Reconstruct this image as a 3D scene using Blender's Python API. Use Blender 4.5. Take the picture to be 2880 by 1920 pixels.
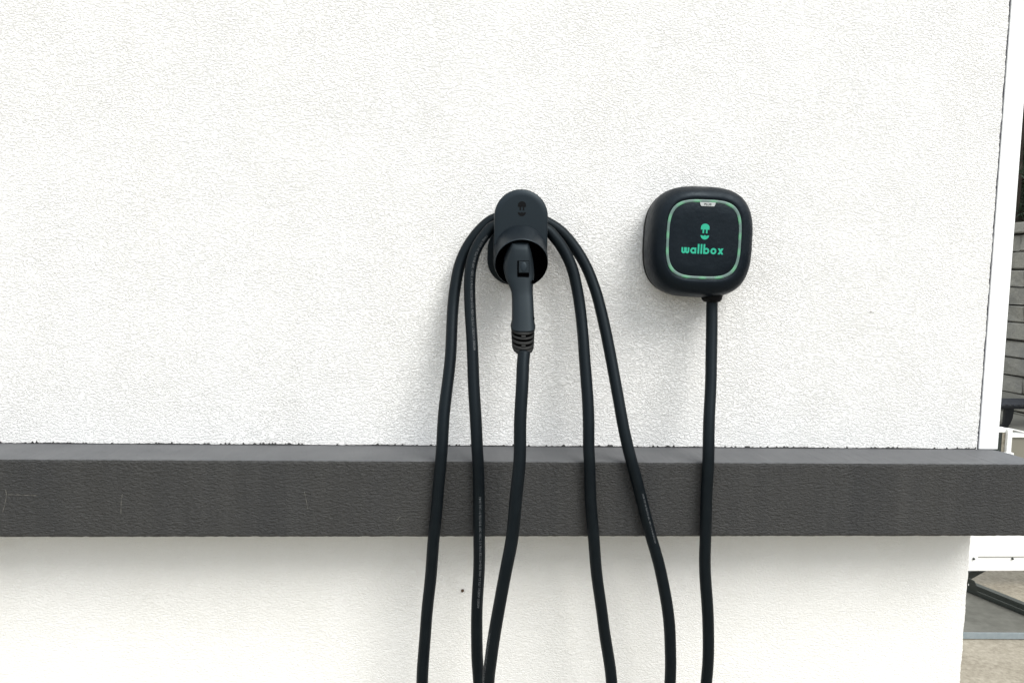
import bpy, bmesh, math, random
from mathutils import Vector, Matrix
import numpy as np
random.seed(7)
for o in list(bpy.data.objects): bpy.data.objects.remove(o)
S = bpy.context.scene
COL = S.collection
PI = math.pi

# ------------------------------------------------------------------ camera
H, D = 1.35, 1.23                      # camera height above ground, distance to wall
YAW, PITCH, ROLL, F = .0613, -.0872, .0197, 2164.0
fw = Vector((math.sin(YAW)*math.cos(PITCH), math.cos(YAW)*math.cos(PITCH), math.sin(PITCH)))
r0 = Vector((math.cos(YAW), -math.sin(YAW), 0)); u0 = r0.cross(fw)
RT = r0*math.cos(ROLL)+u0*math.sin(ROLL); UP = -r0*math.sin(ROLL)+u0*math.cos(ROLL)
CAM = Vector((0, -D, H))
cd = bpy.data.cameras.new('camera'); cam = bpy.data.objects.new('camera', cd); COL.objects.link(cam)
m = Matrix((RT, UP, -fw)).transposed().to_4x4(); m.translation = CAM; cam.matrix_world = m
cd.sensor_width = 36; cd.lens = F/2880*36; cd.clip_start = .02; cd.clip_end = 600
S.camera = cam
S.cycles.max_bounces = 6; S.cycles.diffuse_bounces = 4; S.cycles.glossy_bounces = 3

# ------------------------------------------------------------------ world, sun, exposure
W = bpy.data.worlds.new('World'); S.world = W; W.use_nodes = True
SUN_EL, SUN_AZ = math.radians(47), math.radians(36)     # az: to the right of the wall's normal
nt = W.node_tree; nt.nodes.clear()
N = nt.nodes.new; Lk = nt.links.new
out = N('ShaderNodeOutputWorld'); add = N('ShaderNodeAddShader'); b1 = N('ShaderNodeBackground'); b2 = N('ShaderNodeBackground')
sky = N('ShaderNodeTexSky'); sky.sky_type = 'NISHITA'; sky.sun_disc = False
sky.sun_elevation = SUN_EL; sky.sun_rotation = PI-SUN_AZ
b1.inputs[1].default_value = .022
Lk(sky.outputs[0], b1.inputs[0])
tc = N('ShaderNodeTexCoord'); sp = N('ShaderNodeSeparateXYZ'); mx = N('ShaderNodeMath'); mx.operation = 'MAXIMUM'; mx.inputs[1].default_value = 0
ma = N('ShaderNodeMath'); ma.operation = 'MULTIPLY_ADD'; ma.inputs[1].default_value = 2.0; ma.inputs[2].default_value = 1.0
Lk(tc.outputs['Generated'], sp.inputs[0]); Lk(sp.outputs[2], mx.inputs[0]); Lk(mx.outputs[0], ma.inputs[0])
b2.inputs[0].default_value = (.985, 1.0, .995, 1)
OV = N('ShaderNodeMath'); OV.operation = 'MULTIPLY'; OV.inputs[1].default_value = .36    # overcast cloud radiance at the horizon
Lk(ma.outputs[0], OV.inputs[0]); Lk(OV.outputs[0], b2.inputs[1])
Lk(b1.outputs[0], add.inputs[0]); Lk(b2.outputs[0], add.inputs[1]); Lk(add.outputs[0], out.inputs[0])
sl = bpy.data.lights.new('sun', 'SUN'); sl.energy = 1.5; sl.angle = math.radians(32); sl.color = (1, .97, .92)
so = bpy.data.objects.new('sun', sl); COL.objects.link(so)
sd = Vector((math.sin(SUN_AZ)*math.cos(SUN_EL), -math.cos(SUN_AZ)*math.cos(SUN_EL), math.sin(SUN_EL)))
so.rotation_euler = sd.to_track_quat('Z', 'Y').to_euler(); so.location = (3, -5, 6)
S.view_settings.view_transform = 'Standard'; S.view_settings.look = 'None'
S.view_settings.exposure = 1.0; S.view_settings.gamma = 1; S.view_settings.use_curve_mapping = False

# ------------------------------------------------------------------ helpers
def ray(px, py): return fw + RT*((px-1440)/F) - UP*((py-960)/F)
def at(px, py, Y):                      # point of the plane y = Y seen at that spot of the photograph
    d = ray(px, py); return CAM + d*((Y-CAM.y)/d.y)
def atz(px, py, z):
    d = ray(px, py); return CAM + d*((z-CAM.z)/d.z)

BLUE = ('black_plastic', 'cover_plastic', 'grey_black_plastic', 'plug_plastic', 'cable_sheath')
def mat(name, col, rough=.6, spec=.5, metal=0):
    M = bpy.data.materials.new(name); M.use_nodes = True; b = M.node_tree.nodes['Principled BSDF']
    b.inputs['Base Color'].default_value = (*col, 1); b.inputs['Roughness'].default_value = rough
    b.inputs['Specular IOR Level'].default_value = spec; b.inputs['Metallic'].default_value = metal
    if name in BLUE: b.inputs['Specular Tint'].default_value = (.74, .90, 1, 1)
    return M, M.node_tree, b
def noise(t, scale, detail=3, rough=.55, vec=None, dist=0):
    n = t.nodes.new('ShaderNodeTexNoise'); n.inputs['Scale'].default_value = scale; n.inputs['Detail'].default_value = detail
    n.inputs['Roughness'].default_value = rough; n.inputs['Distortion'].default_value = dist
    if vec: t.links.new(vec, n.inputs['Vector'])
    return n
def objvec(t, sc=(1, 1, 1), rot=(0, 0, 0)):
    c = t.nodes.new('ShaderNodeTexCoord'); mp = t.nodes.new('ShaderNodeMapping'); mp.inputs['Scale'].default_value = sc
    mp.inputs['Rotation'].default_value = rot
    t.links.new(c.outputs['Object'], mp.inputs[0]); return mp.outputs[0]
def ramp(t, fac, a, b, ca, cb):
    r = t.nodes.new('ShaderNodeValToRGB'); e = r.color_ramp.elements
    e[0].position = a; e[1].position = b; e[0].color = (*ca, 1); e[1].color = (*cb, 1)
    t.links.new(fac, r.inputs[0]); return r.outputs[0]
def bump(t, b, h, strength, dist, normal=None):
    n = t.nodes.new('ShaderNodeBump'); n.inputs['Strength'].default_value = strength; n.inputs['Distance'].default_value = dist
    t.links.new(h, n.inputs['Height'])
    if normal: t.links.new(normal, n.inputs['Normal'])
    if b: t.links.new(n.outputs[0], b.inputs['Normal'])
    return n.outputs[0]
def grain_mat(name, c1, c2, scale, rough=.7, spec=.3, bs=.3, bd=.001, sc=(1, 1, 1), metal=0):
    M, t, b = mat(name, c1, rough, spec, metal)
    v = objvec(t, sc); n = noise(t, scale, 5, .65, v)
    t.links.new(ramp(t, n.outputs[0], .3, .7, c1, c2), b.inputs['Base Color'])
    bump(t, b, n.outputs[0], bs, bd); return M

def stucco(name, c1, c2, rough, spec, k, fine, sc=245, zs=1.75, lo=.36, hi=.60):
    M, t, b = mat(name, c1, rough, spec)
    v = objvec(t, (1, 1, zs), (0, .18, 0))
    w = noise(t, 14, 2, .5, objvec(t))                                # warps the trowel direction
    wm = t.nodes.new('ShaderNodeVectorMath'); wm.operation = 'MULTIPLY_ADD'; wm.inputs[1].default_value = (.011, .011, .011)
    t.links.new(w.outputs['Color'], wm.inputs[0]); t.links.new(v, wm.inputs[2])
    n1 = noise(t, sc, 3, .58, wm.outputs[0], .55)
    pl = t.nodes.new('ShaderNodeMapRange'); pl.interpolation_type = 'SMOOTHSTEP'; pl.inputs[1].default_value = lo; pl.inputs[2].default_value = hi
    pl.inputs[3].default_value = 0; pl.inputs[4].default_value = .55; t.links.new(n1.outputs[0], pl.inputs[0])      # flattened peaks, narrow creases
    n2 = noise(t, 620, 1, .6, wm.outputs[0], .4)
    a1 = t.nodes.new('ShaderNodeMath'); a1.operation = 'MULTIPLY_ADD'; a1.inputs[1].default_value = .30
    t.links.new(n2.outputs[0], a1.inputs[0]); t.links.new(pl.outputs[0], a1.inputs[2])
    a2 = t.nodes.new('ShaderNodeMath'); a2.operation = 'SUBTRACT'; a2.inputs[1].default_value = .52; t.links.new(a1.outputs[0], a2.inputs[0])
    # patches where the texture was worked flatter or rougher
    p = noise(t, 9, 3, .6, objvec(t)); pr = t.nodes.new('ShaderNodeMapRange'); pr.inputs[1].default_value = .35; pr.inputs[2].default_value = .65
    pr.inputs[3].default_value = .88; pr.inputs[4].default_value = 1.08; t.links.new(p.outputs[0], pr.inputs[0])
    hm = t.nodes.new('ShaderNodeMath'); hm.operation = 'MULTIPLY'; t.links.new(a2.outputs[0], hm.inputs[0]); t.links.new(pr.outputs[0], hm.inputs[1])
    bump(t, b, hm.outputs[0], k, fine)
    cl = noise(t, 9, 3, .6, objvec(t, (1, 1, .22)))
    t.links.new(ramp(t, cl.outputs[0], .35, .65, c1, c2), b.inputs['Base Color'])
    return M, t, b

MT = {}
MT['wall'] = stucco('white_stucco', (.832, .832, .820), (.842, .845, .84), .9, .1, 1.0, .0022)[0]
MT['wall_low'] = stucco('white_stucco_lower', (.81, .807, .782), (.825, .823, .805), .85, .15, .8, .0012, 240)[0]  # warm shading below the ledge is put into this colour
M, t, b = stucco('charcoal_render', (.030, .031, .032), (.037, .037, .036), .6, .35, 1.0, .0030, 160, 2.3, .25, .7)
src = b.inputs['Base Color'].links[0].from_socket                      # faint vertical water runs
st = noise(t, 30, 3, .6, objvec(t, (1, 1, .04)))
mixn = t.nodes.new('ShaderNodeMixRGB'); mixn.blend_type = 'MIX'; t.links.new(ramp(t, st.outputs[0], .48, .75, (0, 0, 0), (.75, .75, .75)), mixn.inputs[0])
t.links.new(src, mixn.inputs[1]); mixn.inputs[2].default_value = (.046, .046, .045, 1); t.links.new(mixn.outputs[0], b.inputs['Base Color'])
MT['ledge'] = M
MT['ledge_top'] = grain_mat('skylit_charcoal_top', (.066, .069, .074), (.092, .095, .099), 14, .6, .5, .12, .001, (1, 1, 1))  # smoother top; its extra lightness is skylight put into the colour
MT['trim'] = grain_mat('white_painted_metal', (.80, .81, .82), (.84, .85, .86), 300, .45, .4, .15, .0004)
MT['gap'] = grain_mat('dark_joint', (.05, .05, .06), (.09, .09, .11), 200, .8)
MT['paint_edge'] = grain_mat('charcoal_paint', (.022, .022, .023), (.035, .035, .035), 500, .7)
MT['body'] = grain_mat('black_plastic', (.0035, .0050, .0070), (.0045, .0062, .0085), 1500, .45, .16, .08, .0003)
M, t, b = mat('cover_plastic', (.0012, .0028, .0056), .45, .22)
n = noise(t, 55, 3, .6, objvec(t)); n2 = noise(t, 1600, 2, .5, objvec(t))
n1b = bump(t, None, n.outputs[0], .3, .003); bump(t, b, n2.outputs[0], .12, .0003, n1b)
sm = noise(t, 30, 5, .65, objvec(t)); rr = ramp(t, sm.outputs[0], .35, .7, (.36,)*3, (.60,)*3); t.links.new(rr, b.inputs['Roughness'])
MT['cover'] = M
MT['panel'] = M
MT['holder'] = grain_mat('grey_black_plastic', (.0020, .0042, .0068), (.0028, .0052, .0080), 1800, .42, .36, .12, .0003)
MT['plug'] = grain_mat('plug_plastic', (.0050, .0074, .0096), (.0068, .0096, .0120), 900, .48, .22, .12, .0004)
MT['black'] = grain_mat('matt_black', (.0018, .002, .0026), (.0028, .0032, .004), 700, .6, .1, .1, .0003)
MT['recess'] = grain_mat('recess_black', (.0006, .0006, .0008), (.001, .001, .0013), 700, .8, .0, .1, .0003)
MT['relief'] = grain_mat('rubber', (.0075, .008, .0078), (.011, .0115, .011), 900, .6, .2, .12, .0004)
M, t, b = mat('cable_sheath', (.010, .0130, .0160), .46, .2)
n = noise(t, 40, 5, .7, objvec(t)); t.links.new(ramp(t, n.outputs[0], .35, .72, (.0008, .0019, .0033), (.0022, .0038, .0050)), b.inputs['Base Color'])
t.links.new(ramp(t, n.outputs[0], .3, .7, (.42,)*3, (.58,)*3), b.inputs['Roughness'])
n2 = noise(t, 900, 2, .5, objvec(t)); bump(t, b, n2.outputs[0], .1, .0003)
MT['cable'] = M
MT['print'] = grain_mat('cable_print', (.04, .047, .053), (.16, .17, .18), 260, .7, .2)
MT['teal'] = grain_mat('teal_print', (.024, .31, .205), (.030, .35, .23), 400, .6, .15, .03, .0002)
MT['badge'] = grain_mat('silver_badge', (.34, .37, .38), (.42, .44, .45), 500, .4, .5, .05, .0002)
MT['badge_text'] = mat('badge_print', (.012, .014, .016), .5)[0]
M, t, b = mat('led_ring', (.09, .14, .13), .35, .5)                    # milky light guide with evenly spaced green diodes behind
c = t.nodes.new('ShaderNodeTexCoord'); s_ = t.nodes.new('ShaderNodeSeparateXYZ'); t.links.new(c.outputs['Object'], s_.inputs[0])
an = t.nodes.new('ShaderNodeMath'); an.operation = 'ARCTAN2'; t.links.new(s_.outputs[2], an.inputs[0]); t.links.new(s_.outputs[0], an.inputs[1])
m1 = t.nodes.new('ShaderNodeMath'); m1.operation = 'MULTIPLY'; m1.inputs[1].default_value = 15; t.links.new(an.outputs[0], m1.inputs[0])
sn = t.nodes.new('ShaderNodeMath'); sn.operation = 'SINE'; t.links.new(m1.outputs[0], sn.inputs[0])
mr = t.nodes.new('ShaderNodeMapRange'); mr.inputs[1].default_value = -.3; mr.inputs[2].default_value = 1; t.links.new(sn.outputs[0], mr.inputs[0])
t.links.new(ramp(t, mr.outputs[0], 0, 1, (.02, .05, .04), (.04, .32, .10)), b.inputs['Emission Color']); b.inputs['Emission Strength'].default_value = .30
MT['led'] = M
MT['nail'] = grain_mat('rusty_nail', (.05, .03, .02), (.12, .07, .04), 2000, .8)
MT['scratch'] = grain_mat('scratch', (.16, .155, .14), (.26, .25, .22), 900, .9)

def link(name, me, material=None, parent=None, loc=None):
    o = bpy.data.objects.new(name, me); COL.objects.link(o)
    if material: me.materials.append(material)
    if parent: o.parent = parent
    if loc is not None: o.location = loc
    return o
def tag(o, label=None, cat=None, group=None, kind=None):
    if label: o['label'] = label
    if cat: o['category'] = cat
    if group: o['group'] = group
    if kind: o['kind'] = kind
    return o
def thing(name, loc, label, cat, group=None):
    o = bpy.data.objects.new(name, None); COL.objects.link(o); o.location = loc; o.empty_display_size = .05
    return tag(o, label, cat, group)
def obj(name, bm, material, parent=None, smooth=False, loc=None, recalc=True):
    if recalc: bmesh.ops.recalc_face_normals(bm, faces=bm.faces)
    me = bpy.data.meshes.new(name); bm.to_mesh(me); bm.free()
    if smooth:
        for p in me.polygons: p.use_smooth = True
    # vertices are given in world coordinates: make them local to the parent
    o = link(name, me, material, parent, loc)
    if parent is not None:
        base = Vector(parent.location)
        if parent.parent: base += Vector(parent.parent.location)
        me.transform(Matrix.Translation(-base))
    return o
def box(bm, lo, hi):
    vs = [bm.verts.new((x, y, z)) for x in (lo[0], hi[0]) for y in (lo[1], hi[1]) for z in (lo[2], hi[2])]
    for f in ((0, 1, 3, 2), (4, 6, 7, 5), (0, 4, 5, 1), (2, 3, 7, 6), (0, 2, 6, 4), (1, 5, 7, 3)): bm.faces.new([vs[i] for i in f])
    return vs
def bevel(bm, w, seg=2):
    bmesh.ops.bevel(bm, geom=list(bm.edges), offset=w, segments=seg, affect='EDGES', profile=.6, clamp_overlap=True); return bm
def boxobj(name, lo, hi, material, parent=None, bv=0):
    bm = bmesh.new(); box(bm, lo, hi)
    if bv: bevel(bm, bv)
    return obj(name, bm, material, parent)
def loft(bm, rings, cap0=True, cap1=True):
    vr = [[bm.verts.new(p) for p in r] for r in rings]; n = len(vr[0])
    for a, b_ in zip(vr, vr[1:]):
        for i in range(n): bm.faces.new((a[i], a[(i+1) % n], b_[(i+1) % n], b_[i]))
    if cap0: bm.faces.new(vr[0][::-1])
    if cap1: bm.faces.new(vr[-1])
    return vr
def prism(bm, pts, y0, y1):             # outline in x,z extruded from y0 to y1
    loft(bm, [[(x, y0, z) for x, z in pts], [(x, y1, z) for x, z in pts]])
def catmull(P, step=.004):
    P = [Vector(p) for p in P]; Q = [P[0]*2-P[1]]+P+[P[-1]*2-P[-2]]; o = []
    for i in range(1, len(Q)-2):
        n = max(2, int((Q[i+1]-Q[i]).length/step))
        t0 = 0; ts = [0]
        for a in range(3): ts.append(ts[-1]+max(1e-6, (Q[i+a]-Q[i+a-1]).length)**.5)
        for k in range(n):
            t_ = ts[1]+(ts[2]-ts[1])*k/n
            A = [Q[i-1+a]*((ts[a+1]-t_)/(ts[a+1]-ts[a]))+Q[i+a]*((t_-ts[a])/(ts[a+1]-ts[a])) for a in range(3)]
            B = [A[a]*((ts[a+2]-t_)/(ts[a+2]-ts[a]))+A[a+1]*((t_-ts[a])/(ts[a+2]-ts[a])) for a in range(2)]
            o.append(B[0]*((ts[2]-t_)/(ts[2]-ts[1]))+B[1]*((t_-ts[1])/(ts[2]-ts[1])))
    o.append(P[-1]); return o
def frames(path):
    n = len(path); T = [(path[min(i+1, n-1)]-path[max(i-1, 0)]).normalized() for i in range(n)]
    ref = Vector((0, -1, 0)); U = []
    u = (ref-T[0]*ref.dot(T[0])).normalized()
    for tt in T:
        u = (u-tt*u.dot(tt)); u = u.normalized(); U.append(u.copy())
    return T, U
def tube(bm, path, rad, seg=20, caps=True):
    T, U = frames(path); rings = []
    for i, p in enumerate(path):
        r = rad(i) if callable(rad) else rad; v = T[i].cross(U[i])
        rings.append([p+U[i]*(r*math.cos(2*PI*k/seg))+v*(r*math.sin(2*PI*k/seg)) for k in range(seg)])
    loft(bm, rings, caps, caps)

# ------------------------------------------------------------------ geometry of the wall
ZT, ZB, LD, XE = H-.279, H-.395, .100, .866       # ledge top, ledge bottom, ledge depth, stucco corner
ground_bm = bmesh.new()
for v in ((-250, -250, 0), (250, -250, 0), (250, 250, 0), (-250, 250, 0)): ground_bm.verts.new(v)
ground_bm.faces.new(ground_bm.verts)
M, t, b = mat('grey_yard_concrete', (.2, .2, .18), .85, .3)
n = noise(t, 1.5, 8, .7, objvec(t)); t.links.new(ramp(t, n.outputs[0], .3, .7, (.155, .15, .135), (.235, .23, .20)), b.inputs['Base Color'])
n2 = noise(t, 90, 4, .6, objvec(t)); bump(t, b, n2.outputs[0], .4, .003); MT['yard'] = M
tag(obj('ground', ground_bm, MT['yard']), kind='structure')
M, t, b = mat('beige_concrete', (.3, .28, .23), .9, .2)
n = noise(t, 60, 6, .75, objvec(t)); n3 = noise(t, 5, 3, .6, objvec(t))
mm = t.nodes.new('ShaderNodeMath'); mm.operation = 'MULTIPLY_ADD'; mm.inputs[1].default_value = .5; t.links.new(n3.outputs[0], mm.inputs[0]); t.links.new(n.outputs[0], mm.inputs[2])
t.links.new(ramp(t, mm.outputs[0], .55, .95, (.175, .155, .12), (.33, .305, .25)), b.inputs['Base Color'])
bump(t, b, n.outputs[0], .6, .003); MT['beige'] = M
bm = bmesh.new()
for v in ((-9, -7, .004), (9, -7, .004), (7.5, 3.35, .004), (-6, 3.35, .004)): bm.verts.new(v)
bm.faces.new(bm.verts); tag(obj('pavement', bm, MT['beige']), kind='structure')

# building: two rendered walls, ledge and metal corner strip
bld = thing('building', (0, 0, 0), 'white stucco building wall with charcoal ledge and smooth metal corner strip', 'building')
def wavy_wall(name, z0, z1, material, ragged_bottom=False):
    rnd = random.Random(z0*10); pts = []
    n = int((z1-z0)/.004)
    for i in range(n+1):
        z = z0+(z1-z0)*i/n; pts.append((XE+rnd.uniform(-.0006, .0006)+.0004*math.sin(z*90), z))
    bm = bmesh.new(); loft(bm, [[(-3.5, 0, z0)]+[(x, 0, z) for x, z in pts]+[(-3.5, 0, z1)],
                                [(-3.5, 3, z0)]+[(x, 3, z) for x, z in pts]+[(-3.5, 3, z1)]])
    return obj(name, bm, material, bld)
wavy_wall('upper_wall', ZT-.02, 3.2, MT['wall'])
wavy_wall('lower_wall', 0, ZT-.0205, MT['wall_low'])
TW0, TW1 = XE+.0022, XE+.0352
boxobj('joint_strip', (XE+.0007, .0005, ZT+.0005), (TW0-.0002, .02, 3.2), MT['gap'], bld)
bm = bmesh.new(); box(bm, (TW0, -.0022, ZT+.0006), (TW1, .05, 3.2)); bevel(bm, .0012)
obj('corner_strip', bm, MT['trim'], bld)
# ledge as a long box whose right end is cut on the skew, with softened, slightly uneven edges
c1 = atz(2838, 1274.5, ZT); c2 = atz(2884, 1292.5, ZT)
cx1, cy1 = c1.x, max(c1.y, -.03); k = (c2.y-cy1)/(c2.x-cx1)
xf = cx1+(-LD-cy1)/k
print('ledge end', cx1, cy1, xf)
rnd = random.Random(3)
def ledge_section(x, ycut):
    j = lambda s: rnd.uniform(-s, s)
    r = .0042; yb = ycut
    return [(x, yb, ZB), (x, yb, ZT), (x, -LD+r*1.2, ZT+j(.0003)), (x, -LD+r*.35+j(.0003), ZT-r*.3+j(.0003)), (x, -LD+j(.0003), ZT-r*1.1+j(.0003)),
            (x, -LD+j(.0002), (ZT+ZB)/2), (x, -LD+j(.0003), ZB+r*.8), (x, -LD+r*.7, ZB+j(.0004))]
xs = [-3.5]+[-1.0+i*.006 for i in range(int((cx1+1.0)/.006))]
rings = [ledge_section(x, .002 if x < XE else 0.0) for x in xs]
bm = bmesh.new()
tail = [ledge_section(cx1, cy1)]
q = .6; xq = cx1+(xf-cx1)*q; yq = cy1+(-LD-cy1)*q
tail.append(ledge_section(xq, yq)); tail.append(ledge_section(xf-.004, -LD+.0062))
loft(bm, rings+tail)
ledge = obj('ledge', bm, MT['ledge'], bld)
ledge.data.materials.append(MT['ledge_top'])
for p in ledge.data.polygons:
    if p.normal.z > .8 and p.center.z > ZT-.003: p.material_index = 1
# ragged charcoal paint bleeding onto the white wall above the ledge
bm = bmesh.new(); rnd = random.Random(11); x = -1.05; top = []
while x < XE-.001:
    h = .0011+.0005*math.sin(x*37)+rnd.random()*.0006
    if rnd.random() < .16: h += rnd.uniform(.0008, .0030)
    top.append((x, max(.0004, h))); x += rnd.uniform(.0012, .0032)
for (xa, ha), (xb, hb) in zip(top, top[1:]):
    p = [bm.verts.new(v) for v in ((xa, -.0012, ZT+.0001), (xb, -.0012, ZT+.0001), (xb, -.0008, ZT+hb), (xa, -.0008, ZT+ha))]
    bm.faces.new(p); q_ = [bm.verts.new(v) for v in ((xb, .0006, ZT+hb), (xa, .0006, ZT+ha))]; bm.faces.new((p[3], p[2], q_[0], q_[1]))
obj('paint_edge', bm, MT['paint_edge'], bld)
# hairline scratches in the ledge face, a nail head, a knock in the stucco
def hair(name, pts, Y, w, material, parent):
    P = [at(x, y, Y) for x, y in pts]; bm = bmesh.new()
    tube(bm, catmull(P, .003), lambda i: w*(.6+.4*math.sin(i*1.7)), 5); return obj(name, bm, material, parent)
for pts in ([(16, 1376), (18, 1392), (13, 1420), (7, 1441)], [(22, 1390), (60, 1391), (104, 1393)], [(344, 1388), (341, 1412), (340, 1446)],
            [(856, 1382), (860, 1400), (866, 1430)], [(1115, 1463), (1126, 1452)]):
    hair('scratch', pts, -LD-.0002, .00028, MT['scratch'], ledge)
p = at(1301, 1660, -.001); bm = bmesh.new(); bmesh.ops.create_uvsphere(bm, u_segments=10, v_segments=6, radius=.0026, matrix=Matrix.Translation(p))
obj('nail_head', bm, MT['nail'], bld, True)
hair('stucco_chip', [(2446, 876), (2451, 878), (2457, 879)], -.0003, .0007, MT['scratch'], bld)

# ------------------------------------------------------------------ wallbox charger
def sup(a, b_, n, seg=96):
    o = []
    for i in range(seg):
        th = 2*PI*i/seg; c_, s_ = math.cos(th), math.sin(th)
        o.append((a*abs(c_)**(2/n)*(1 if c_ >= 0 else -1), b_*abs(s_)**(2/n)*(1 if s_ >= 0 else -1)))
    return o
BC = at(1980, 673.5, -.083)                                   # centre of the front panel
BR = .012                                                   # it hangs very slightly clockwise
def lb(x, y, z):                                            # local front coordinates -> world
    return (BC.x+x*math.cos(BR)+z*math.sin(BR), y, BC.z-x*math.sin(BR)+z*math.cos(BR))
wb = thing('wall_charger', (BC.x, 0, BC.z), 'rounded square black charger box with green light ring mounted on the white wall', 'charger')
A_, B_ = .0812, .0852
def sect(s, y, n=3.0, dx=.0026, dz=-.0026): return [lb(dx+x*s, y, dz+z*s) for x, z in sup(A_, B_, n)]
bm = bmesh.new(); loft(bm, [sect(.93, -.001), sect(.965, -.006), sect(.985, -.018), sect(.988, -.0265)], True, True)
obj('back_housing', bm, MT['black'], wb, True)
bm = bmesh.new()
loft(bm, [sect(.97, -.0262), sect(.993, -.0275), sect(1.0, -.034), sect(1.0, -.044), sect(.994, -.053), sect(.978, -.0615), sect(.95, -.0685),
          sect(.905, -.0745, 3.1), sect(.845, -.0790, 3.2, .0018, -.0012), sect(.765, -.0816, 3.4, .0008, -.0004), sect(.705, -.0820, 3.5, 0, 0), sect(.698, -.0810, 3.5, 0, 0)], True, True)
obj('front_cover', bm, MT['cover'], wb, True)
RA, RB = .0572, .0592
def ringpts(s0, y, n=3.5): return [lb(x, y, z) for x, z in sup(RA-s0, RB-s0, n)]
bm = bmesh.new(); o_ = loft(bm, [ringpts(0, -.0812), ringpts(0, -.0826), ringpts(.0006, -.0830), ringpts(.0034, -.0830), ringpts(.0040, -.0826), ringpts(.0040, -.0812)], False, False)
led = obj('light_ring', bm, MT['led'], wb, True)
bm = bmesh.new(); loft(bm, [ringpts(.0041, -.0811), ringpts(.0041, -.0822), ringpts(.0052, -.0826), ringpts(.020, -.0829), ringpts(.045, -.0830)])
panel = obj('front_panel', bm, MT['cover'], wb, True)
YP = -.0832
def flat(name, loops, material, parent, y=YP, th=.0004):
    bm = bmesh.new()
    for i, lp in enumerate(loops):
        yy = y-.00006*i
        loft(bm, [[lb(x, yy+th, z) for x, z in lp], [lb(x, yy, z) for x, z in lp]])
    return obj(name, bm, material, parent)
mm_ = .001
def arc(cx, cz, r, a0, a1, n=14, rz=None):
    rz = rz or r
    return [(cx+r*math.cos(a0+(a1-a0)*i/n), cz+rz*math.sin(a0+(a1-a0)*i/n)) for i in range(n+1)]
PXF = .000517*1.015                                         # metres per photo pixel on the front panel
def pf(zx, zy): return ((zx-790)*.2487*PXF, -(zy-728)*.2487*PXF)   # measured on the enlarged photo, in panel coordinates
# emblem: plug-shaped cap with two pins above a bowl
def emblem(name, cx, cz, s, material, parent, place, y, th=.0004):
    bm = bmesh.new()
    cap = [(-1, -.35), (1, -.35)]+[(x, z) for x, z in arc(0, .15, 1, 0, PI, 20, .85)][0:]
    p1 = [(-.58, -1.2), (-.22, -1.2), (-.22, -.36), (-.58, -.36)]; p2 = [(.22, -1.2), (.58, -1.2), (.58, -.36), (.22, -.36)]
    bowl = [(x, z) for x, z in arc(0, -1.62, 1, PI, 2*PI, 20, 1.0)]+[(.55, -1.72), (.28, -1.80), (0, -1.58), (-.28, -1.80), (-.55, -1.72)]
    for i, lp in enumerate((cap, p1, p2, bowl)):
        loft(bm, [[place(cx+x*s, y+th, cz+z*s) for x, z in lp], [place(cx+x*s, y, cz+z*s) for x, z in lp]])
    return obj(name, bm, material, parent)
ex, ez = pf(797, 600)
emblem('emblem', ex, ez+.0003, 50*.2487*PXF, MT['teal'], wb, lb, YP)
# lettering, one child of the panel per letter
def letter(kind, x0, z0, h):                               # x-height h; returns loops and advance
    s = h*.30; r = h*.5
    def annulus(cx): 
        o = arc(cx, z0+r, r*1.04, .0001, 2*PI-.0001, 28); i = arc(cx, z0+r, r*1.04-s, 2*PI-.0001, .0001, 28)
        return [o+i]
    bar = lambda x, a, b_: [(x, z0+a), (x+s, z0+a), (x+s, z0+b_), (x, z0+b_)]
    if kind == 'l': return [bar(x0, 0, h*1.62)], s
    if kind == 'o': return annulus(x0+r), 2*r*1.03
    if kind == 'a': return annulus(x0+r)+[bar(x0+2*r-s*.95, 0, h)], 2*r*1.04
    if kind == 'b': return annulus(x0+r+s*.05)+[bar(x0-s*.05, 0, h*1.62)], 2*r*1.06
    if kind == 'x':
        w = h*1.02; d = s*1.25
        return [[(x0, z0), (x0+d, z0), (x0+w, z0+h), (x0+w-d, z0+h)], [(x0+w-d, z0), (x0+w, z0), (x0+d, z0+h), (x0, z0+h)]], w
    if kind == 'w':
        w = h*1.35; L = []
        for cx in (x0+w*.27, x0+w*.73):
            rr = w*.27+s*.04
            o = [(cx-rr, z0+h)]+arc(cx, z0+rr, rr, PI, 2*PI, 14)+[(cx+rr, z0+h), (cx+rr-s, z0+h)]+arc(cx, z0+rr, rr-s, 2*PI, PI, 14)+[(cx-rr+s, z0+h)]
            L.append(o)
        return L, w
tx, tz = pf(533, 893); tx2, _ = pf(1025, 893); h = .00945*.95
def run(h):
    x = 0
    for ch in 'wallbox': x += letter(ch, 0, 0, h)[1]+h*.21
    return x-h*.21
h = h; wtot = run(h); sc_ = (tx2-tx)/wtot
x = tx
for ch in 'wallbox':
    L, adv = letter(ch, x/sc_, 0, h)
    L = [[(a*sc_, b_+tz) for a, b_ in lp] for lp in L]
    flat('letter', L, MT['teal'], panel); x += (adv+h*.21)*sc_
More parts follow.
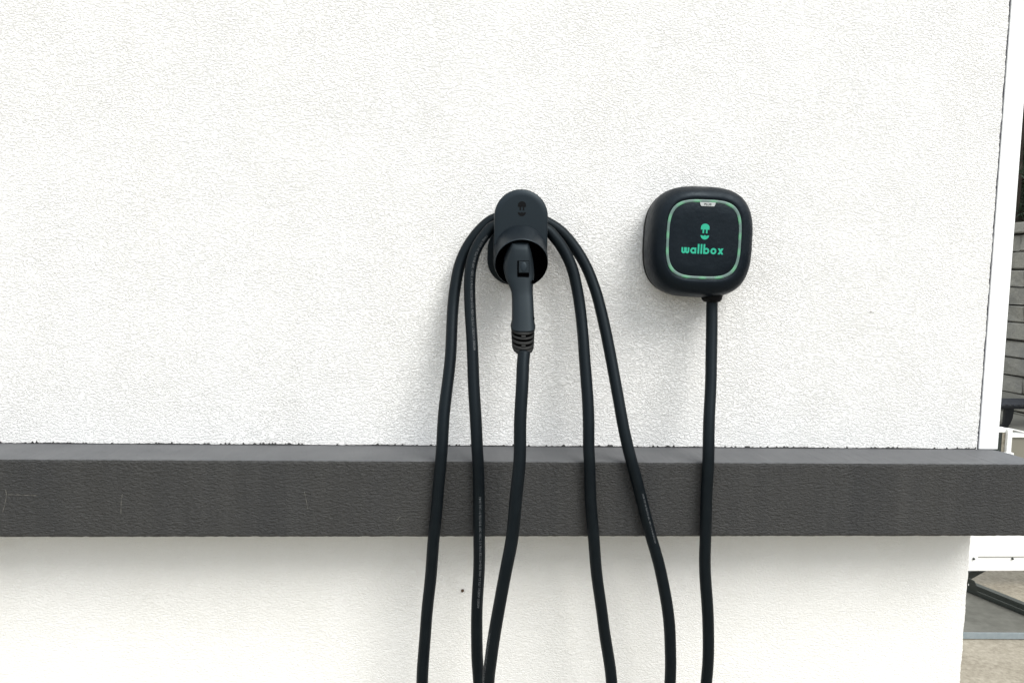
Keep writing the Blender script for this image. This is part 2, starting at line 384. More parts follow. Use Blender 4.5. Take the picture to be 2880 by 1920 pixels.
# badge under the ring
bx, bz = pf(812, 304)
bw, bh = 93*.2487*PXF, 45*.2487*PXF
lp = [(bx-bw, bz), (bx-bw*.93, bz-bh*.55)]+arc(bx-bw*.72, bz-bh*.62, bh*.38, PI, 1.5*PI, 5)+arc(bx+bw*.72, bz-bh*.62, bh*.38, 1.5*PI, 2*PI, 5)+[(bx+bw*.93, bz-bh*.55), (bx+bw, bz)]
badge = flat('badge', [lp], MT['badge'], wb, YP-.0002)
def text_mesh(s, size, offset=0):
    cu = bpy.data.curves.new('t', 'FONT'); cu.body = s; cu.size = size; cu.offset = offset; cu.align_x = 'CENTER'; cu.resolution_u = 3
    o = bpy.data.objects.new('t', cu); COL.objects.link(o); bpy.context.view_layer.update()
    me = bpy.data.meshes.new_from_object(o.evaluated_get(bpy.context.evaluated_depsgraph_get()))
    bpy.data.objects.remove(o); return me
me = text_mesh('PLUS', .0046, .00010)
for v in me.vertices:
    v.co = Vector(lb(bx+v.co.x*1.12, YP-.0004, bz-bh*.52-.0016+v.co.y))-Vector(wb.location)
o = link('badge_text', me, MT['badge_text'], badge)
# cable gland under the box
gx = at(2002, 836, -.047)
bm = bmesh.new()
def zring(cx, cy, z, r, seg=24, hexa=0): return [(cx+r*(1+hexa*math.cos(6*2*PI*i/seg))*math.cos(2*PI*i/seg), cy+r*(1+hexa*math.cos(6*2*PI*i/seg))*math.sin(2*PI*i/seg), z) for i in range(seg)]
loft(bm, [zring(gx.x, -.047, gx.z+.016, .0165), zring(gx.x, -.047, gx.z+.001, .0165), zring(gx.x, -.047, gx.z, .0158), zring(gx.x, -.047, gx.z-.0015, .0162, 24, .03),
          zring(gx.x, -.047, gx.z-.004, .0148, 24, .03), zring(gx.x, -.047, gx.z-.0065, .0125), zring(gx.x, -.047, gx.z-.0072, .0105)])
obj('cable_gland', bm, MT['black'], wb, True)

# ------------------------------------------------------------------ cable holder
hc = at(1464, 620, 0)
ho = thing('cable_holder', (hc.x, 0, hc.z), 'tall rounded black cable holder fixed to the wall with the charging plug docked in it', 'cable holder')
def stadium(cx, zt, zb, r, y, rb=None, seg=20):
    rb = rb or r
    top = [(cx+r*math.cos(a), y, zt-r+r*math.sin(a)) for a in [PI*i/seg for i in range(seg+1)]]
    bot = [(cx+rb*math.cos(a), y, zb+rb+rb*math.sin(a)) for a in [PI+PI*i/seg for i in range(seg+1)]]
    return top+bot
# wall plate (its lower left shows behind the hood)
wp0 = at(1371, 710, -.008); zt_ = at(1464, 630, -.008).z; zb_ = at(1464, 802, -.008).z; wx = wp0.x+.040
bm = bmesh.new(); loft(bm, [stadium(wx, zt_, zb_, .040, -.0005), stadium(wx, zt_, zb_, .040, -.007), stadium(wx, zt_-.001, zb_+.001, .0385, -.0085)])
obj('wall_plate', bm, MT['holder'], ho, True)
YF = -.062
zt_ = at(1464, 533, YF+.008).z; xl = at(1388.5, 700, YF).x; xr = at(1540, 700, YF).x; cx = (xl+xr)/2; r = (xr-xl)/2
oc = at(1460, 741, YF-.022)                                  # centre of the hood's mouth
zb_ = at(1464, 808, YF).z
bm = bmesh.new()
loft(bm, [stadium(cx, zt_, zb_, r, YF+.012), stadium(cx, zt_, zb_, r, YF+.004), stadium(cx, zt_-.0008, zb_+.0008, r-.0008, YF+.0012),
          stadium(cx, zt_-.0026, zb_+.002, r-.0024, YF), stadium(cx, zt_-.010, zb_+.01, r-.01, YF-.0002)])
fp = obj('front_plate', bm, MT['holder'], ho, True)
# drum on which the cable loops rest
dz = at(1464, 700, -.03).z
bm = bmesh.new(); loft(bm, [[(cx-.002+.033*math.cos(2*PI*i/40), y, dz+.033*math.sin(2*PI*i/40)) for i in range(40)] for y in (-.006, YF+.013)])
obj('drum', bm, MT['black'], ho, True)
# hood: from a circle on the plate to a tilted mouth
tilt = math.radians(27); RO = r*.985
def mouth(rr, push=0, back=0.0, seg=64):
    o = []
    for i in range(seg):
        a = 2*PI*i/seg; x_, z_ = rr*math.cos(a), rr*math.sin(a)
        # plane tilted so that its top leans out
        y_ = oc.y-z_*math.sin(tilt); zz = oc.z+z_*math.cos(tilt)
        o.append((cx+x_, y_+push*math.cos(tilt), zz+push*math.sin(tilt)))
    return o
def plate_circle(rr, y, zc, seg=64): return [(cx+rr*math.cos(2*PI*i/seg), y, zc+rr*math.sin(2*PI*i/seg)) for i in range(seg)]
zc = at(1464, 630, YF).z-RO
def mix(a, b_, f): return [tuple(p*(1-f)+q*f for p, q in zip(u, v)) for u, v in zip(a, b_)]
P0 = plate_circle(RO*.998, YF+.003, zc); P1 = mouth(RO*.985)
rings = [P0]
for f in (.12, .3, .55, .8, .94): 
    rr = mix(P0, P1, f); g = 1+.012*math.sin(f*PI)
    rings.append([(cx+(x_-cx)*g, y_, z_) for x_, y_, z_ in rr])
rings += [P1, mouth(RO*.972, -.0010+.0005), mouth(RO*.945, .0004), mouth(RO*.93, .004), mouth(RO*.86, .030)]
bm = bmesh.new(); loft(bm, rings[:8], True, False); obj('hood', bm, MT['holder'], ho, True)
bm = bmesh.new(); deep = []
for (xa, ya, za), (xb, yb, zb) in zip(P0, P1):               # inner wall ends just in front of the plate
    f = min(.9, (YF-.0014-ya)/(yb-ya)); deep.append((cx+(xa+(xb-xa)*f-cx)*.95, YF-.0013, (za+(zb-za)*f)-(.0022 if za+(zb-za)*f > oc.z else -.001)))
loft(bm, rings[7:9]+[mix(mouth(RO*.945, .0004), deep, .5), deep], False, True); obj('socket', bm, MT['recess'], ho, True)
# emblem pressed into the plate
ec = at(1468, 578, YF)
emblem('emblem', ec.x, ec.z, .0061, MT['black'], ho, lambda x, y, z: (x, y, z), YF-.0005, .0006)

# ------------------------------------------------------------------ the cable: one piece from the box, over the holder twice, to the plug
YL = -LD-.0094
A = [(1388, 617, -.022), (1352, 645, -.023), (1316, 693, -.024), (1294, 743, -.028), (1281, 799, -.035), (1273, 855, -.043), (1266, 1000, -.070), (1248, 1180, -.099),
     (1243, 1260, -.1075), (1240, 1300, YL), (1231, 1392, YL), (1221, 1506, YL), (1214, 1605, YL+.002), (1200, 1746, YL+.002), (1187, 1920, YL)]
B = [(1388, 638, -.040), (1366, 661, -.041), (1347, 688, -.042), (1333, 720, -.044), (1324, 758, -.047), (1321, 799, -.050), (1322, 855, -.056), (1329, 998, -.077), (1338, 1180, -.101),
     (1342, 1260, -.108), (1344, 1300, YL), (1345, 1392, YL), (1347, 1506, YL), (1347, 1605, YL+.001), (1341, 1746, YL), (1342, 1841, YL), (1347, 1920, YL)]
Dd = [(1541, 648, -.040), (1560, 668, -.041), (1579, 694, -.042), (1597, 727, -.044), (1611, 763, -.047), (1620, 799, -.050), (1630, 855, -.056), (1644, 1000, -.077), (1654, 1180, -.101),
      (1655, 1260, -.108), (1657, 1300, YL), (1661, 1392, YL), (1670, 1506, YL), (1678, 1605, YL+.001), (1696, 1746, YL), (1721, 1920, YL)]
Ee = [(1542, 628, -.022), (1576, 650, -.023), (1607, 683, -.024), (1634, 722, -.027), (1653, 758, -.031), (1668, 794, -.036), (1684, 842, -.044), (1717, 1000, -.070), (1749, 1180, -.099),
      (1767, 1260, -.1075), (1777, 1300, YL), (1801, 1392, YL), (1829, 1506, YL), (1857, 1605, YL), (1882, 1746, YL-.002), (1887, 1841, YL-.002), (1885, 1920, YL)]
Fx = [(2002, 842, -.047), (2001, 868, -.048), (2000, 960, -.061), (1998, 1080, -.082), (1995, 1180, -.099), (1993, 1260, -.108), (1992, 1300, YL), (1987, 1392, YL), (1984, 1506, YL),
      (1984, 1605, YL), (1993, 1746, YL-.001), (1992, 1841, YL-.001), (1986, 1920, YL)]
Cc = [(1474, 990, -.150), (1471, 1020, -.156), (1468, 1090, -.168), (1464, 1180, -.178), (1461, 1293, -.186), (1451, 1392, -.190), (1439, 1506, -.193), (1422, 1605, -.194), (1397, 1746, -.192), (1383, 1841, -.19), (1373, 1920, -.186)]
w3 = lambda L: [at(*p) for p in L]
A3, B3, D3, E3, F3, C3 = map(w3, (A, B, Dd, Ee, Fx, Cc))
def loop(p, q, zlow, y):
    w = (q.x-p.x); return [Vector((p.x+w*.02, (p.y*2+y)/3, (p.z+zlow)/2+.08)), Vector((p.x+w*.14, y, zlow+.07)), Vector(((p.x+q.x)/2, y, zlow)), Vector((q.x-w*.14, y, zlow+.07)), Vector((q.x-w*.02, (q.y*2+y)/3, (q.z+zlow)/2+.08))]
top = lambda p, q, dz_: [Vector((p.x+(q.x-p.x)*.3, (p.y+q.y)/2, max(p.z, q.z)+dz_*.8)), Vector((p.x+(q.x-p.x)*.7, (p.y+q.y)/2, max(p.z, q.z)+dz_*.8))]
path = F3 + loop(F3[-1], A3[-1], .30, -.135) + A3[::-1] + top(A3[0], E3[0], .008) + E3 + loop(E3[-1], B3[-1], .36, -.16) + B3[::-1] + top(B3[0], D3[0], .006) + D3 + loop(D3[-1], C3[-1], .42, -.185) + C3[::-1]
path = catmull(path, .0035)
for i_, p_ in enumerate(path):                              # the rubber sheath never hangs perfectly fair
    p_.x += .0004*math.sin(i_*.083)+.0004*math.sin(i_*.031+1)+.0002*math.sin(i_*.21)
CR = .0088
cb = thing('charging_cable', (path[0].x, path[0].y, .3), 'thick black charging cable hanging in long loops over the holder, ending in a grey-black plug', 'cable')
bm = bmesh.new(); tube(bm, path, lambda i: CR*(1+.012*math.sin(i*.11)), 24)
sheath = obj('sheath', bm, MT['cable'], cb, True)

# printed lettering that follows the sheath
def cable_text(s, i0, ang, size, direction=1):
    me = text_mesh(s, size); xs_ = [v.co.x for v in me.vertices]; x0 = min(xs_)
    T, U = FR
    acc = [0]
    for a_, b_ in zip(path, path[1:]): acc.append(acc[-1]+(b_-a_).length)
    acc = np.array(acc)
    for v in me.vertices:
        s_ = acc[i0]+direction*(v.co.x-x0)
        i = int(np.clip(np.searchsorted(acc, s_)-1, 0, len(path)-2)); f = (s_-acc[i])/(acc[i+1]-acc[i])
        p_ = path[i].lerp(path[i+1], f); Tt = T[i].lerp(T[i+1], f).normalized(); Uu = U[i].lerp(U[i+1], f)
        # angle measured from the direction that faces the street
        base = Vector((0, -1, 0)); base = (base-Tt*base.dot(Tt)).normalized(); side = Tt.cross(base)
        a_ = ang+direction*v.co.y/CR
        v.co = p_+(base*math.cos(a_)+side*math.sin(a_))*(CR*1.012+.00015)-Vector(cb.location)
    o = link('print', me, MT['print'], sheath); o.location = (0, 0, 0)
    return o
FR = frames(path)
def nearest(p): return min(range(len(path)), key=lambda i: (path[i]-p).length)
# the sheath is a child of cable thing; its own location is zero so local = world - thing
TXT = 'UNIE (UL) VE (ET) EVE 90C 105C 3 X 6MM E322394 EVJE 600V CE ETL DESIGN 50000A'
iB = nearest(B3[1]); cable_text(TXT, iB, .55, .0050, -1)
iB2 = nearest(at(1345, 1390, YL)); cable_text(TXT, iB2, .35, .0046, -1)
iC = nearest(at(1406, 1778, -.191)); cable_text(TXT, iC, -.75, .0040, -1)
iE = nearest(at(1800, 1388, YL)); cable_text('UNIE (UL) VE (ET) EVE 90C 105C 3 X 6MM E322394', iE, -.45, .0036, 1)
iD = nearest(at(1643, 925, -.066)); cable_text('UNIE (UL) VE (ET) EVE', iD, .95, .0034, 1)

# plug: lofted body, thumb latch, slotted strain relief
def plug_ring(xl_, xr_, py, Y, dep, n=3.2, seg=36, dz_=0, flatf=0):
    a_, b_ = at(xl_, py, Y), at(xr_, py, Y); c_ = (a_+b_)/2; hw = (b_.x-a_.x)/2
    ax = Vector((0, math.cos(PT), math.sin(PT)))             # thickness direction, square to the plug's axis
    return [tuple(c_+Vector((x_, 0, 0))+ax*(z_+dep)) for x_, z_ in sup(hw, dep, n, seg)]
PT = math.radians(24)
secs = [(1447, 1481, 687.5, -.1015, .012, 5), (1441, 1486, 689, -.1035, .0145, 5), (1435, 1492, 704, -.1060, .018, 4.2), (1428, 1497, 722, -.1075, .020, 3.6), (1420, 1501.5, 745, -.1090, .021, 3.2), (1417, 1504.5, 768, -.1105, .0215, 2.8),
        (1419, 1505, 781, -.1120, .021, 2.8), (1425, 1503.5, 799, -.1145, .0165, 2.8), (1434, 1501, 818, -.1165, .0175, 2.8), (1439.5, 1501, 834, -.1195, .0165, 2.9), (1441, 1502, 855, -.124, .016, 3),
        (1441.3, 1504, 895, -.132, .016, 3), (1441, 1505.5, 919, -.1365, .0162, 3), (1438, 1508, 930, -.1388, .0172, 2.8), (1437.5, 1508, 934, -.1396, .0174, 2.8)]
bm = bmesh.new(); loft(bm, [plug_ring(*s_) for s_ in secs])
plug = obj('plug_handle', bm, MT['plug'], cb, True)
# extra body deeper in the socket
bm = bmesh.new(); s0 = secs[2]
loft(bm, [[(p_[0], p_[1], p_[2]) for p_ in plug_ring(1432, 1494, 716, -.085, .016, 2.4)], [(p_[0], p_[1]+.03, p_[2]+.006) for p_ in plug_ring(1432, 1494, 716, -.085, .016, 2.4)]])
obj('plug_nose', bm, MT['black'], cb, True)
# latch
def latch_pts(x0, x1, y0, y1, Y0, Y1, up):
    return [at(x0, y0, Y0)+Vector((0, -up, 0)), at(x1, y0, Y0)+Vector((0, -up, 0)), at(x1, y1, Y1)+Vector((0, -up, 0)), at(x0, y1, Y1)+Vector((0, -up, 0))]
def slab(name, q0, q1, material, parent, bv):
    bm = bmesh.new(); loft(bm, [[tuple(p) for p in q0], [tuple(p) for p in q1]])
    if bv: bevel(bm, bv, 3)
    o = obj(name, bm, material, None, True)
    return o
def child(o, parent, thing_):                                # put a world-space mesh under a part
    o.data.transform(Matrix.Translation(-Vector(thing_.location))); o.parent = parent; return o
child(slab('latch_recess', latch_pts(1455, 1488.5, 733, 778.5, -.1082, -.1118, -.004), latch_pts(1455, 1488.5, 733, 778.5, -.1082, -.1118, .0007), MT['recess'], None, .0006), plug, cb)
lt = child(slab('latch_button', latch_pts(1458, 1488, 734, 770, -.1083, -.1108, -.002), latch_pts(1459, 1487, 735, 767, -.1083, -.1106, .0036), MT['plug'], None, .0009), plug, cb)
for p_ in lt.data.polygons: p_.use_smooth = False
bm = bmesh.new(); tp = at(1473, 751, -.1130); bmesh.ops.create_uvsphere(bm, u_segments=16, v_segments=10, radius=1, matrix=Matrix.Translation(tp) @ Matrix.Rotation(-math.radians(8), 4, 'X') @ Matrix.Diagonal((.0046, .0007, .0072, 1)))
child(obj('thumb_dimple', bm, MT['holder'], None, True), plug, cb)
for (px_, py_, Y_) in ((1499, 792, -.1120), (1500, 896, -.1265)):
    bm = bmesh.new(); p_ = at(px_, py_, Y_); bmesh.ops.create_uvsphere(bm, u_segments=12, v_segments=8, radius=.0019, matrix=Matrix.Translation(p_) @ Matrix.Diagonal((1, 1, 1.5, 1)))
    child(obj('screw_hole', bm, MT['recess'], None, True), plug, cb)
# strain relief: three ribs, slots between
axd = Vector((0, -math.sin(PT), -math.cos(PT)))
def sr_ring(wpx, py, Y, rdep, cxp=1472.5): return plug_ring(cxp-wpx/2, cxp+wpx/2, py, Y, rdep, 2.15, 40)
core = [(62, 933.5, -.1405, .0155), (60, 984, -.1500, .0150), (44, 998, -.1535, .0115)]
bm = bmesh.new(); loft(bm, [sr_ring(w_, py, Y_+.0030, rd-.0012) for w_, py, Y_, rd in [(58, 933, -.139, .0160), (56, 984, -.149, .0152), (40, 996, -.1512, .0110)]])
sr = obj('strain_relief', bm, MT['recess'], cb, True)
def band(y0, y1, w0, w1, gaps):
    def YY(py): return -.1396-(py-934)*.000212
    r0_ = sr_ring(w0, y0, YY(y0), .0174-(y0-934)*.00003); r1_ = sr_ring(w1, y1, YY(y1), .0174-(y1-934)*.00003)
    rm = mix(r0_, r1_, .5); n_ = len(r0_)
    g = 1.02; c_ = [sum(p[i] for p in rm)/n_ for i in range(3)]
    bm = bmesh.new()
    L = [r0_, rm, r1_]; vr = [[bm.verts.new(p) for p in r_] for r_ in L]
    inn = []
    for r_ in L:
        c_ = Vector([sum(p[i] for p in r_)/n_ for i in range(3)]); inn.append([bm.verts.new(c_+(Vector(p)-c_)*.86) for p in r_])
    for i in range(n_):
        ang = (i+.5)/n_*360
        if any(a0 <= ang <= a1 for a0, a1 in gaps): continue
        j = (i+1) % n_
        bm.faces.new((vr[0][i], vr[0][j], vr[1][j], vr[1][i])); bm.faces.new((vr[1][i], vr[1][j], vr[2][j], vr[2][i]))
        bm.faces.new((vr[0][i], inn[0][i], inn[0][j], vr[0][j])); bm.faces.new((vr[2][i], vr[2][j], inn[2][j], inn[2][i]))
    o = obj('rib', bm, MT['relief'], None, True); o.data.transform(Matrix.Translation(-Vector(cb.location))); o.parent = sr
front = 270
solid = []
band(934.5, 943, 69, 67.5, solid)
band(943, 950.5, 67.5, 66.5, [(0, front-10), (front+10, 360)])
band(950.5, 956, 66.5, 66, solid)
band(963, 970, 65, 64.5, solid)
band(956, 963, 66, 65, [(15, 165), (200, 340)])
band(970, 977, 64.5, 64, [(0, front-10), (front+10, 360)])
band(977, 985, 64, 62.5, solid)
bm = bmesh.new()
YY = lambda py: -.1396-(py-934)*.000212
loft(bm, [sr_ring(62, 986, YY(986)-.0002, .0158), sr_ring(62, 990, YY(990), .0156), sr_ring(56, 996, YY(996), .014), sr_ring(44, 999, YY(999), .0112), sr_ring(38, 997, YY(997), .0098)])
o = obj('collar', bm, MT['relief'], None, True); o.data.transform(Matrix.Translation(-Vector(cb.location))); o.parent = sr

# ------------------------------------------------------------------ yard beyond the corner
MT['white_metal'] = grain_mat('white_enamel', (.78, .79, .78), (.83, .84, .83), 60, .4, .5, .03, .0004)
MT['grey_panel'] = grain_mat('warm_grey_panel', (.17, .165, .135), (.20, .19, .155), 12, .6, .4, .02, .0003)
MT['dark_green'] = grain_mat('dark_green_steel', (.016, .022, .020), (.026, .033, .030), 80, .5, .5, .08, .0004)
MT['steel_blue'] = grain_mat('pale_blue_steel', (.20, .24, .26), (.25, .29, .31), 60, .5, .5, .05, .0004)
MT['plate_shade'] = grain_mat('ground_shade_grey', (.075, .075, .065), (.13, .13, .115), 14, .8, .3, .2, .001)  # grey of the shaded ground, painted as a plate colour
YC = 1.95
cab = thing('lift_table', (at(2900, 1600, YC).x, YC, 0), 'white framed lift table with warm grey panels standing on dark green folding legs', 'lift table')
def rect(name, x0, y0, x1, y1, material, parent=cab, Y=YC, th=.03, bv=.002):
    a_ = at(x0, y1, Y); b_ = at(x1, y0, Y); return boxobj(name, (a_.x, Y, a_.z), (b_.x, Y+th, b_.z), material, parent, bv)
zskt, zskb = at(2800, 1490, YC).z, at(2800, 1602, YC).z
XR = at(2900, 1300, YC).x+1.0; XL = at(2600, 1300, YC).x
xp = at(2834, 1240, YC).x; zt1 = at(2850, 1207, YC).z
boxobj('skirt', (XL, YC-.01, zskb), (XR, YC+.02, zskt+.02), MT['white_metal'], cab, .002)
boxobj('skirt_seam', (at(2752, 1565, YC-.012).x, YC-.0125, at(2752, 1566, YC-.012).z), (XR-.1, YC-.009, at(2752, 1564.7, YC-.012).z), MT['grey_panel'], cab)
for k in range(6):
    p_ = at(2738, 1570, YC-.01); bm = bmesh.new()
    bmesh.ops.create_uvsphere(bm, u_segments=8, v_segments=6, radius=.0055, matrix=Matrix.Translation((p_.x+k*.178, YC-.012, p_.z)))
    obj('screw', bm, MT['dark_green'], cab, True)
boxobj('grey_panel', (xp+.012, YC, zskt+.02), (XR-.02, YC+.01, at(2860, 1229, YC).z), MT['grey_panel'], cab)
boxobj('rail', (xp+.012, YC-.008, at(2860, 1229, YC).z), (XR, YC+.025, at(2860, 1218, YC).z), MT['white_metal'], cab, .002)
boxobj('post', (xp-.010, YC-.012, zskt+.02), (xp+.011, YC+.03, at(2834, 1206, YC).z), MT['white_metal'], cab, .002)
boxobj('rail', (XL, YC, at(2820, 1216, YC).z), (xp-.0105, YC+.03, at(2820, 1203, YC).z), MT['white_metal'], cab, .002)
boxobj('dark_slot', (XL, YC+.004, zskt+.02), (at(2818.5, 1240, YC).x, YC+.014, at(2820, 1216, YC).z), MT['dark_green'], cab)
boxobj('side_panel', (at(2818.5, 1240, YC).x+.0005, YC+.002, zskt+.02), (xp-.0105, YC+.012, at(2820, 1216, YC).z), MT['beige'], cab)
a_ = at(2843, 1206, YC); b_ = at(2884, 1215, YC); bm = bmesh.new(); n_ = b_+(b_-a_)*6
loft(bm, [[(a_.x, YC-.004, a_.z+.002), (a_.x, YC-.004, a_.z-.002), (a_.x, YC+.02, a_.z-.002), (a_.x, YC+.02, a_.z+.002)],
          [(n_.x, YC-.004, n_.z+.002), (n_.x, YC-.004, n_.z-.002), (n_.x, YC+.02, n_.z-.002), (n_.x, YC+.02, n_.z+.002)]])
obj('sloping_rail', bm, MT['white_metal'], cab)
boxobj('sill', (at(2790, 1270, YC).x, YC-.03, at(2820, 1277, YC).z), (at(2838, 1270, YC).x, YC-.013, at(2820, 1269, YC).z), MT['white_metal'], cab)
# folding legs: two crossing channels with a pivot plate, plus an added shade plate
def bar(name, pa, pb, w, Y, th, material, parent):
    a_, b_ = at(*pa, Y), at(*pb, Y); d_ = (b_-a_).normalized(); n_ = Vector((-d_.z, 0, d_.x))*w/2
    bm = bmesh.new()
    loft(bm, [[tuple(q+Vector((0, s_, 0))) for q in (a_+n_, b_+n_, b_-n_, a_-n_)] for s_ in (0, th)]); bevel(bm, .002, 2)
    return obj(name, bm, material, parent)
def floor_bar(name, pa, pb, z0, z1, th, material, parent, off=0):
    a_, b_ = atz(*pa, z0), atz(*pb, z0); d_ = b_-a_; d_.z = 0; d_.normalize(); n_ = Vector((-d_.y, d_.x, 0))
    if n_.y < 0: n_ = -n_
    a_ += n_*off; b_ += n_*off
    bm = bmesh.new(); loft(bm, [[(q.x, q.y, z_) for q in (a_, b_, b_+n_*th, a_+n_*th)] for z_ in (z0, z1)]); bevel(bm, .0015, 2)
    return obj(name, bm, material, parent)
lo_arm = floor_bar('arm', (2640, 1630), (2990, 1775), .031, .073, .03, MT['dark_green'], cab)
child(floor_bar('flange', (2735, 1669.5), (2990, 1775), .0735, .081, .004, MT['dark_green'], None, .026), lo_arm, cab)
pvp = atz(2722, 1655, .05); YA = pvp.y
print('pivot', pvp)
bar('arm', (2680, 1646), (2822, 1566), .034, YC+.035, .03, MT['dark_green'], cab)
bar('arm', (2940, 1642), (2846, 1560), .03, YC+.035, .03, MT['dark_green'], cab)
pp = [(2690, 1612), (2728, 1626), (2741, 1632.5), (2752, 1655), (2752, 1668), (2690, 1640)]
d_ = atz(2990, 1772, .033)-atz(2640, 1627, .033); d_.z = 0; d_.normalize(); nn = Vector((d_.y, -d_.x, 0)); nn = nn if nn.y < 0 else -nn
pl0 = atz(2640, 1627, .033)+nn*.002
def onp(x_, y_): r_ = ray(x_, y_); return CAM+r_*((pl0-CAM).dot(nn)/r_.dot(nn))
bm = bmesh.new(); loft(bm, [[tuple(onp(x_, y_)+nn*s_) for x_, y_ in pp] for s_ in (0, .003)])
pv = obj('pivot_plate', bm, MT['dark_green'], cab)
bm = bmesh.new(); p_ = onp(2726, 1643)+nn*.003; bmesh.ops.create_uvsphere(bm, u_segments=12, v_segments=8, radius=.004, matrix=Matrix.Translation(p_) @ Matrix.Diagonal((.8, .5, 1.3, 1)))
child(obj('pin', bm, MT['white_metal'], None, True), pv, cab)
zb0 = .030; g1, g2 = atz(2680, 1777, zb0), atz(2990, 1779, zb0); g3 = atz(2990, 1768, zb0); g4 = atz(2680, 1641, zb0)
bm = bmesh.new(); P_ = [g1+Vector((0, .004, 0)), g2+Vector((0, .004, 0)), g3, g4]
loft(bm, [[(p.x, p.y, .006) for p in P_], [(p.x, p.y, zb0-.001) for p in P_]]); obj('shade_plate', bm, MT['plate_shade'], cab)  # sheet added where the ground lies in the shadow of arm and unit
bm = bmesh.new(); loft(bm, [[(g1.x, g1.y-.004, .007), (g2.x, g2.y-.004, .007), (g2.x, g2.y, .007), (g1.x, g1.y, .007)], [(g1.x, g1.y-.004, zb0+.0005), (g2.x, g2.y-.004, zb0+.0005), (g2.x, g2.y, zb0+.0005), (g1.x, g1.y, zb0+.0005)]])
obj('base_lip', bm, MT['steel_blue'], cab)

# black mesh-topped bench
MT['bench'] = grain_mat('black_powder_coat', (.006, .007, .010), (.012, .013, .017), 90, .45, .5, .1, .0005)
MT['bench_mesh'] = grain_mat('grey_mesh', (.04, .045, .055), (.08, .085, .10), 90, .5, .5, .1, .0005)
gb = atz(2838, 1203, 0); YB = gb.y
print('bench Y', YB, gb.x)
tp = at(2838, 1142, YB)
bench = thing('bench', (gb.x+.6, YB, 0), 'low black steel bench with a mesh top in front of the block retaining wall', 'bench')
zt2 = tp.z; zbm = at(2838, 1150, YB).z; x0_, x1_ = gb.x-1.1, gb.x+1.6; dp = .38
for yy in (YB, YB+dp-.05): boxobj('beam', (x0_, yy, zbm), (x1_, yy+.05, zt2), MT['bench'], bench, .006)
for xx in (x0_, x1_-.05): boxobj('beam', (xx, YB+.0505, zbm), (xx+.05, YB+dp-.0505, zt2), MT['bench'], bench, .006)
nb = 46
for i in range(nb):
    xx = x0_+.0+(x1_-x0_)*(i+.5)/nb; boxobj('wire', (xx-.008, YB+.002, zt2+.001), (xx+.008, YB+dp, zt2+.012), MT['bench_mesh'], bench)
for i in range(9):
    yy = YB+.01+dp*(i+.0)/9; boxobj('cross_wire', (x0_, yy, zt2+.0125), (x1_, yy+.012, zt2+.02), MT['bench_mesh'], bench)
for xx in (gb.x, gb.x+1.3, gb.x-.95):
    for yy in (YB+.01, YB+dp-.03):
        bm = bmesh.new(); prof = [(.062, zbm), (.060, zbm*.75), (.056, zbm*.5), (.036, zbm*.2), (.022, .02), (.022, .0045)]
        pl = [(xx-.040, zbm), (xx-.043, .03), (xx-.10, .012), (xx-.16, .0045)]
        lp = [(xx+a_-.02, z_) for a_, z_ in prof]+pl[::-1]
        prism(bm, lp, yy, yy+.03); obj('leg', bm, MT['bench'], bench)

# retaining wall of split-faced blocks, running towards the viewer on the right
M, t, b = mat('split_block', (.14, .135, .115), .95, .1)
n = noise(t, 2.2, 6, .7, objvec(t)); n2 = noise(t, 26, 6, .7, objvec(t))
t.links.new(ramp(t, n.outputs[0], .32, .7, (.19, .19, .18), (.34, .33, .285)), b.inputs['Base Color']); bump(t, b, n2.outputs[0], 1.0, .02)
MT['block'] = M; MT['mortar'] = grain_mat('dark_mortar', (.03, .03, .028), (.05, .05, .045), 30, .95)
rd = ray(2860, 880); hd = Vector((rd.x, rd.y, 0)); hd.normalize(); P0w = Vector((CAM.x, CAM.y, 0))+hd*9.6
a_ = YAW-math.radians(8); wd = Vector((math.sin(a_), math.cos(a_), 0)); nrm = Vector((-wd.y, wd.x, 0))   # faces the viewer's side
if nrm.dot(Vector((CAM.x, CAM.y, 0))-P0w) < 0: nrm = -nrm
rw = thing('retaining_wall', P0w, 'weathered grey block retaining wall below the dark pines', 'retaining wall')
rw.rotation_euler = (0, 0, 0)
def zfor(py): return CAM.z+rd.length*0+((-(py-960)/F)*UP.z+fw.z+RT.z*((2860-1440)/F))/Vector((ray(2860, py).x, ray(2860, py).y, 0)).length*9.6
ztop = zfor(625); zcap = zfor(656); rowh = (zcap-zfor(1056))/8
print('ret wall', ztop, zcap, rowh)
def wallbox_(name, s0, s1, z0, z1, d0, d1, material, parent=rw, jit=0, bv=.008):
    bm = bmesh.new(); vs = box(bm, (s0, d0, z0), (s1, d1, z1))
    if bv: bevel(bm, bv, 1)
    for v in bm.verts:
        s_, d_, z_ = v.co
        if jit and d_ > (d0+d1)/2: d_ += random.uniform(-jit, jit)
        v.co = P0w+wd*s_+nrm*d_+Vector((0, 0, z_))
    return obj(name, bm, material, parent)
wallbox_('backing', -6, 9, 0, zcap-.01, -.4, -.12, MT['mortar'], bv=0)
row = 0; z = zcap-rowh; nblocks = 0
while z > -rowh*.9:
    s = -6+(.22 if row % 2 else 0)+random.uniform(-.03, .03)
    while s < 8.8:
        w_ = random.choice((.40, .44, .48)); dj = .020 if row % 2 == 0 else .008
        wallbox_('block', s+.005, s+w_-.005, max(z, 0)+.004, z+rowh-(.013 if row % 2 == 0 else .004), -.13, 0, MT['block'], jit=.02, bv=.012); nblocks += 1
        s += w_
    z -= rowh; row += 1
s = -6
while s < 9: wallbox_('coping_stone', s+.005, s+.895, zcap+.002, ztop, -.42, .05, MT['block'], jit=.008, bv=.012); s += .9
print('blocks', nblocks)

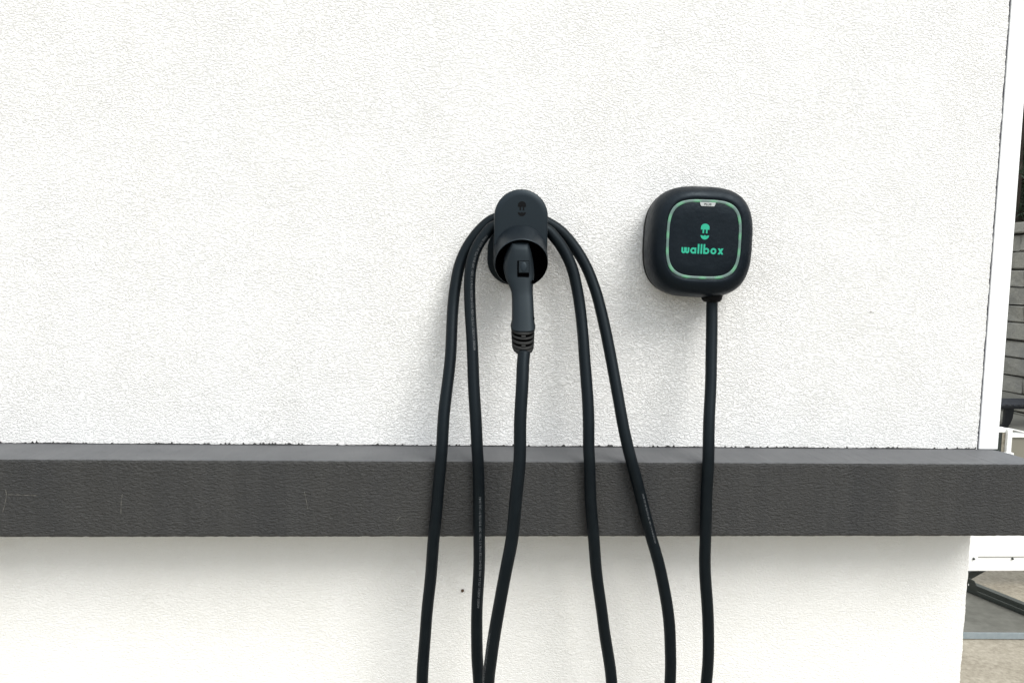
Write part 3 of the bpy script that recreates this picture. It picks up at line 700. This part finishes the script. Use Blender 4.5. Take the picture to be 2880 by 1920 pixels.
# earth bank above the wall and pines on it
MT['earth'] = grain_mat('dark_earth', (.03, .03, .02), (.06, .055, .035), 6, .95, .1, 1, .03)
bm = bmesh.new(); P_ = [P0w+wd*-30-nrm*.41, P0w+wd*9-nrm*.41, P0w+wd*9-nrm*30, P0w+wd*-30-nrm*30]
loft(bm, [[(p.x, p.y, -.2) for p in P_], [(p.x, p.y, zcap) for p in P_]]); tag(obj('earth_bank', bm, MT['earth']), kind='structure')
M, t, b = mat('pine_needles', (.03, .05, .025), .6, .3)
oi = t.nodes.new('ShaderNodeNewGeometry'); n = noise(t, 3, 3, .6, objvec(t))
t.links.new(ramp(t, n.outputs[0], .3, .7, (.020, .036, .024), (.048, .070, .038)), b.inputs['Base Color']); MT['needles'] = M
MT['bark'] = grain_mat('pine_bark', (.016, .014, .012), (.035, .030, .025), 18, .95, .1, 1, .02, (1, 1, .3))
def pine(pos, h, seed, label, lean=0):
    rnd = random.Random(seed); tr = thing('pine_tree', pos, label, 'pine tree', 'pines above the retaining wall')
    p0 = Vector(pos); pth = catmull([p0, p0+Vector((lean*.3, 0, h*.35)), p0+Vector((lean*.7, .05, h*.7)), p0+Vector((lean, 0, h))], .3)
    bm = bmesh.new(); n_ = len(pth); tube(bm, pth, lambda i: .10*(h/4)*(1-.85*i/n_)+.008, 10)
    crown = bmesh.new()
    for L in range(int(h*7.5)):
        z_ = .16*h+rnd.random()*.84*h; f = z_/h; br = (1.45*(1-f)**.7+.25)*(h/5)*rnd.uniform(.6, 1.15); az = rnd.random()*2*PI
        base = pth[min(n_-1, int(f*n_))]; tip = base+Vector((math.cos(az)*br, math.sin(az)*br, rnd.uniform(-.12, .25)))
        tube(bm, [base, base.lerp(tip, .5)+Vector((0, 0, .05)), tip], lambda i: .018*(1-i*.35), 5)
        for c_ in range(7):
            cp = base.lerp(tip, rnd.uniform(.3, 1.05))+Vector((rnd.gauss(0, .09), rnd.gauss(0, .09), rnd.gauss(.02, .06)))
            for q in range(22):
                d_ = Vector((rnd.gauss(0, 1), rnd.gauss(0, 1), rnd.gauss(.3, .8))).normalized(); ln = rnd.uniform(.06, .15)
                sd_ = d_.cross(Vector((rnd.random(), rnd.random(), rnd.random()))).normalized()*rnd.uniform(.006, .014); o_ = cp+d_*rnd.uniform(0, .07)
                crown.faces.new([crown.verts.new(v) for v in (o_-sd_, o_+sd_, o_+d_*ln)])
    obj('trunk', bm, MT['bark'], tr, True); obj('crown', crown, MT['needles'], tr, recalc=False)
def bank(px, dist):
    d_ = ray(px, 620); v = Vector((d_.x, d_.y, 0)); v.normalize(); p = Vector((CAM.x, CAM.y, 0))+v*dist; return (p.x, p.y, zcap-.02)
labs = ['dark pine growing closest behind the white corner strip, above the block wall', 'slim pine just behind the nearest one, a step further right',
        'most distant pine, its crown filling the gaps behind the other pines', 'small young pine rightmost in the picture, at the frame edge']
for i, (px, ds, hh, ln) in enumerate(((2846, 12.6, 2.5, .1), (2872, 13.8, 2.65, .12), (2862, 17, 3.3, 0), (2892, 13.0, 2.3, .05))):
    pine(bank(px, ds), hh, 40+i, labs[i], ln)
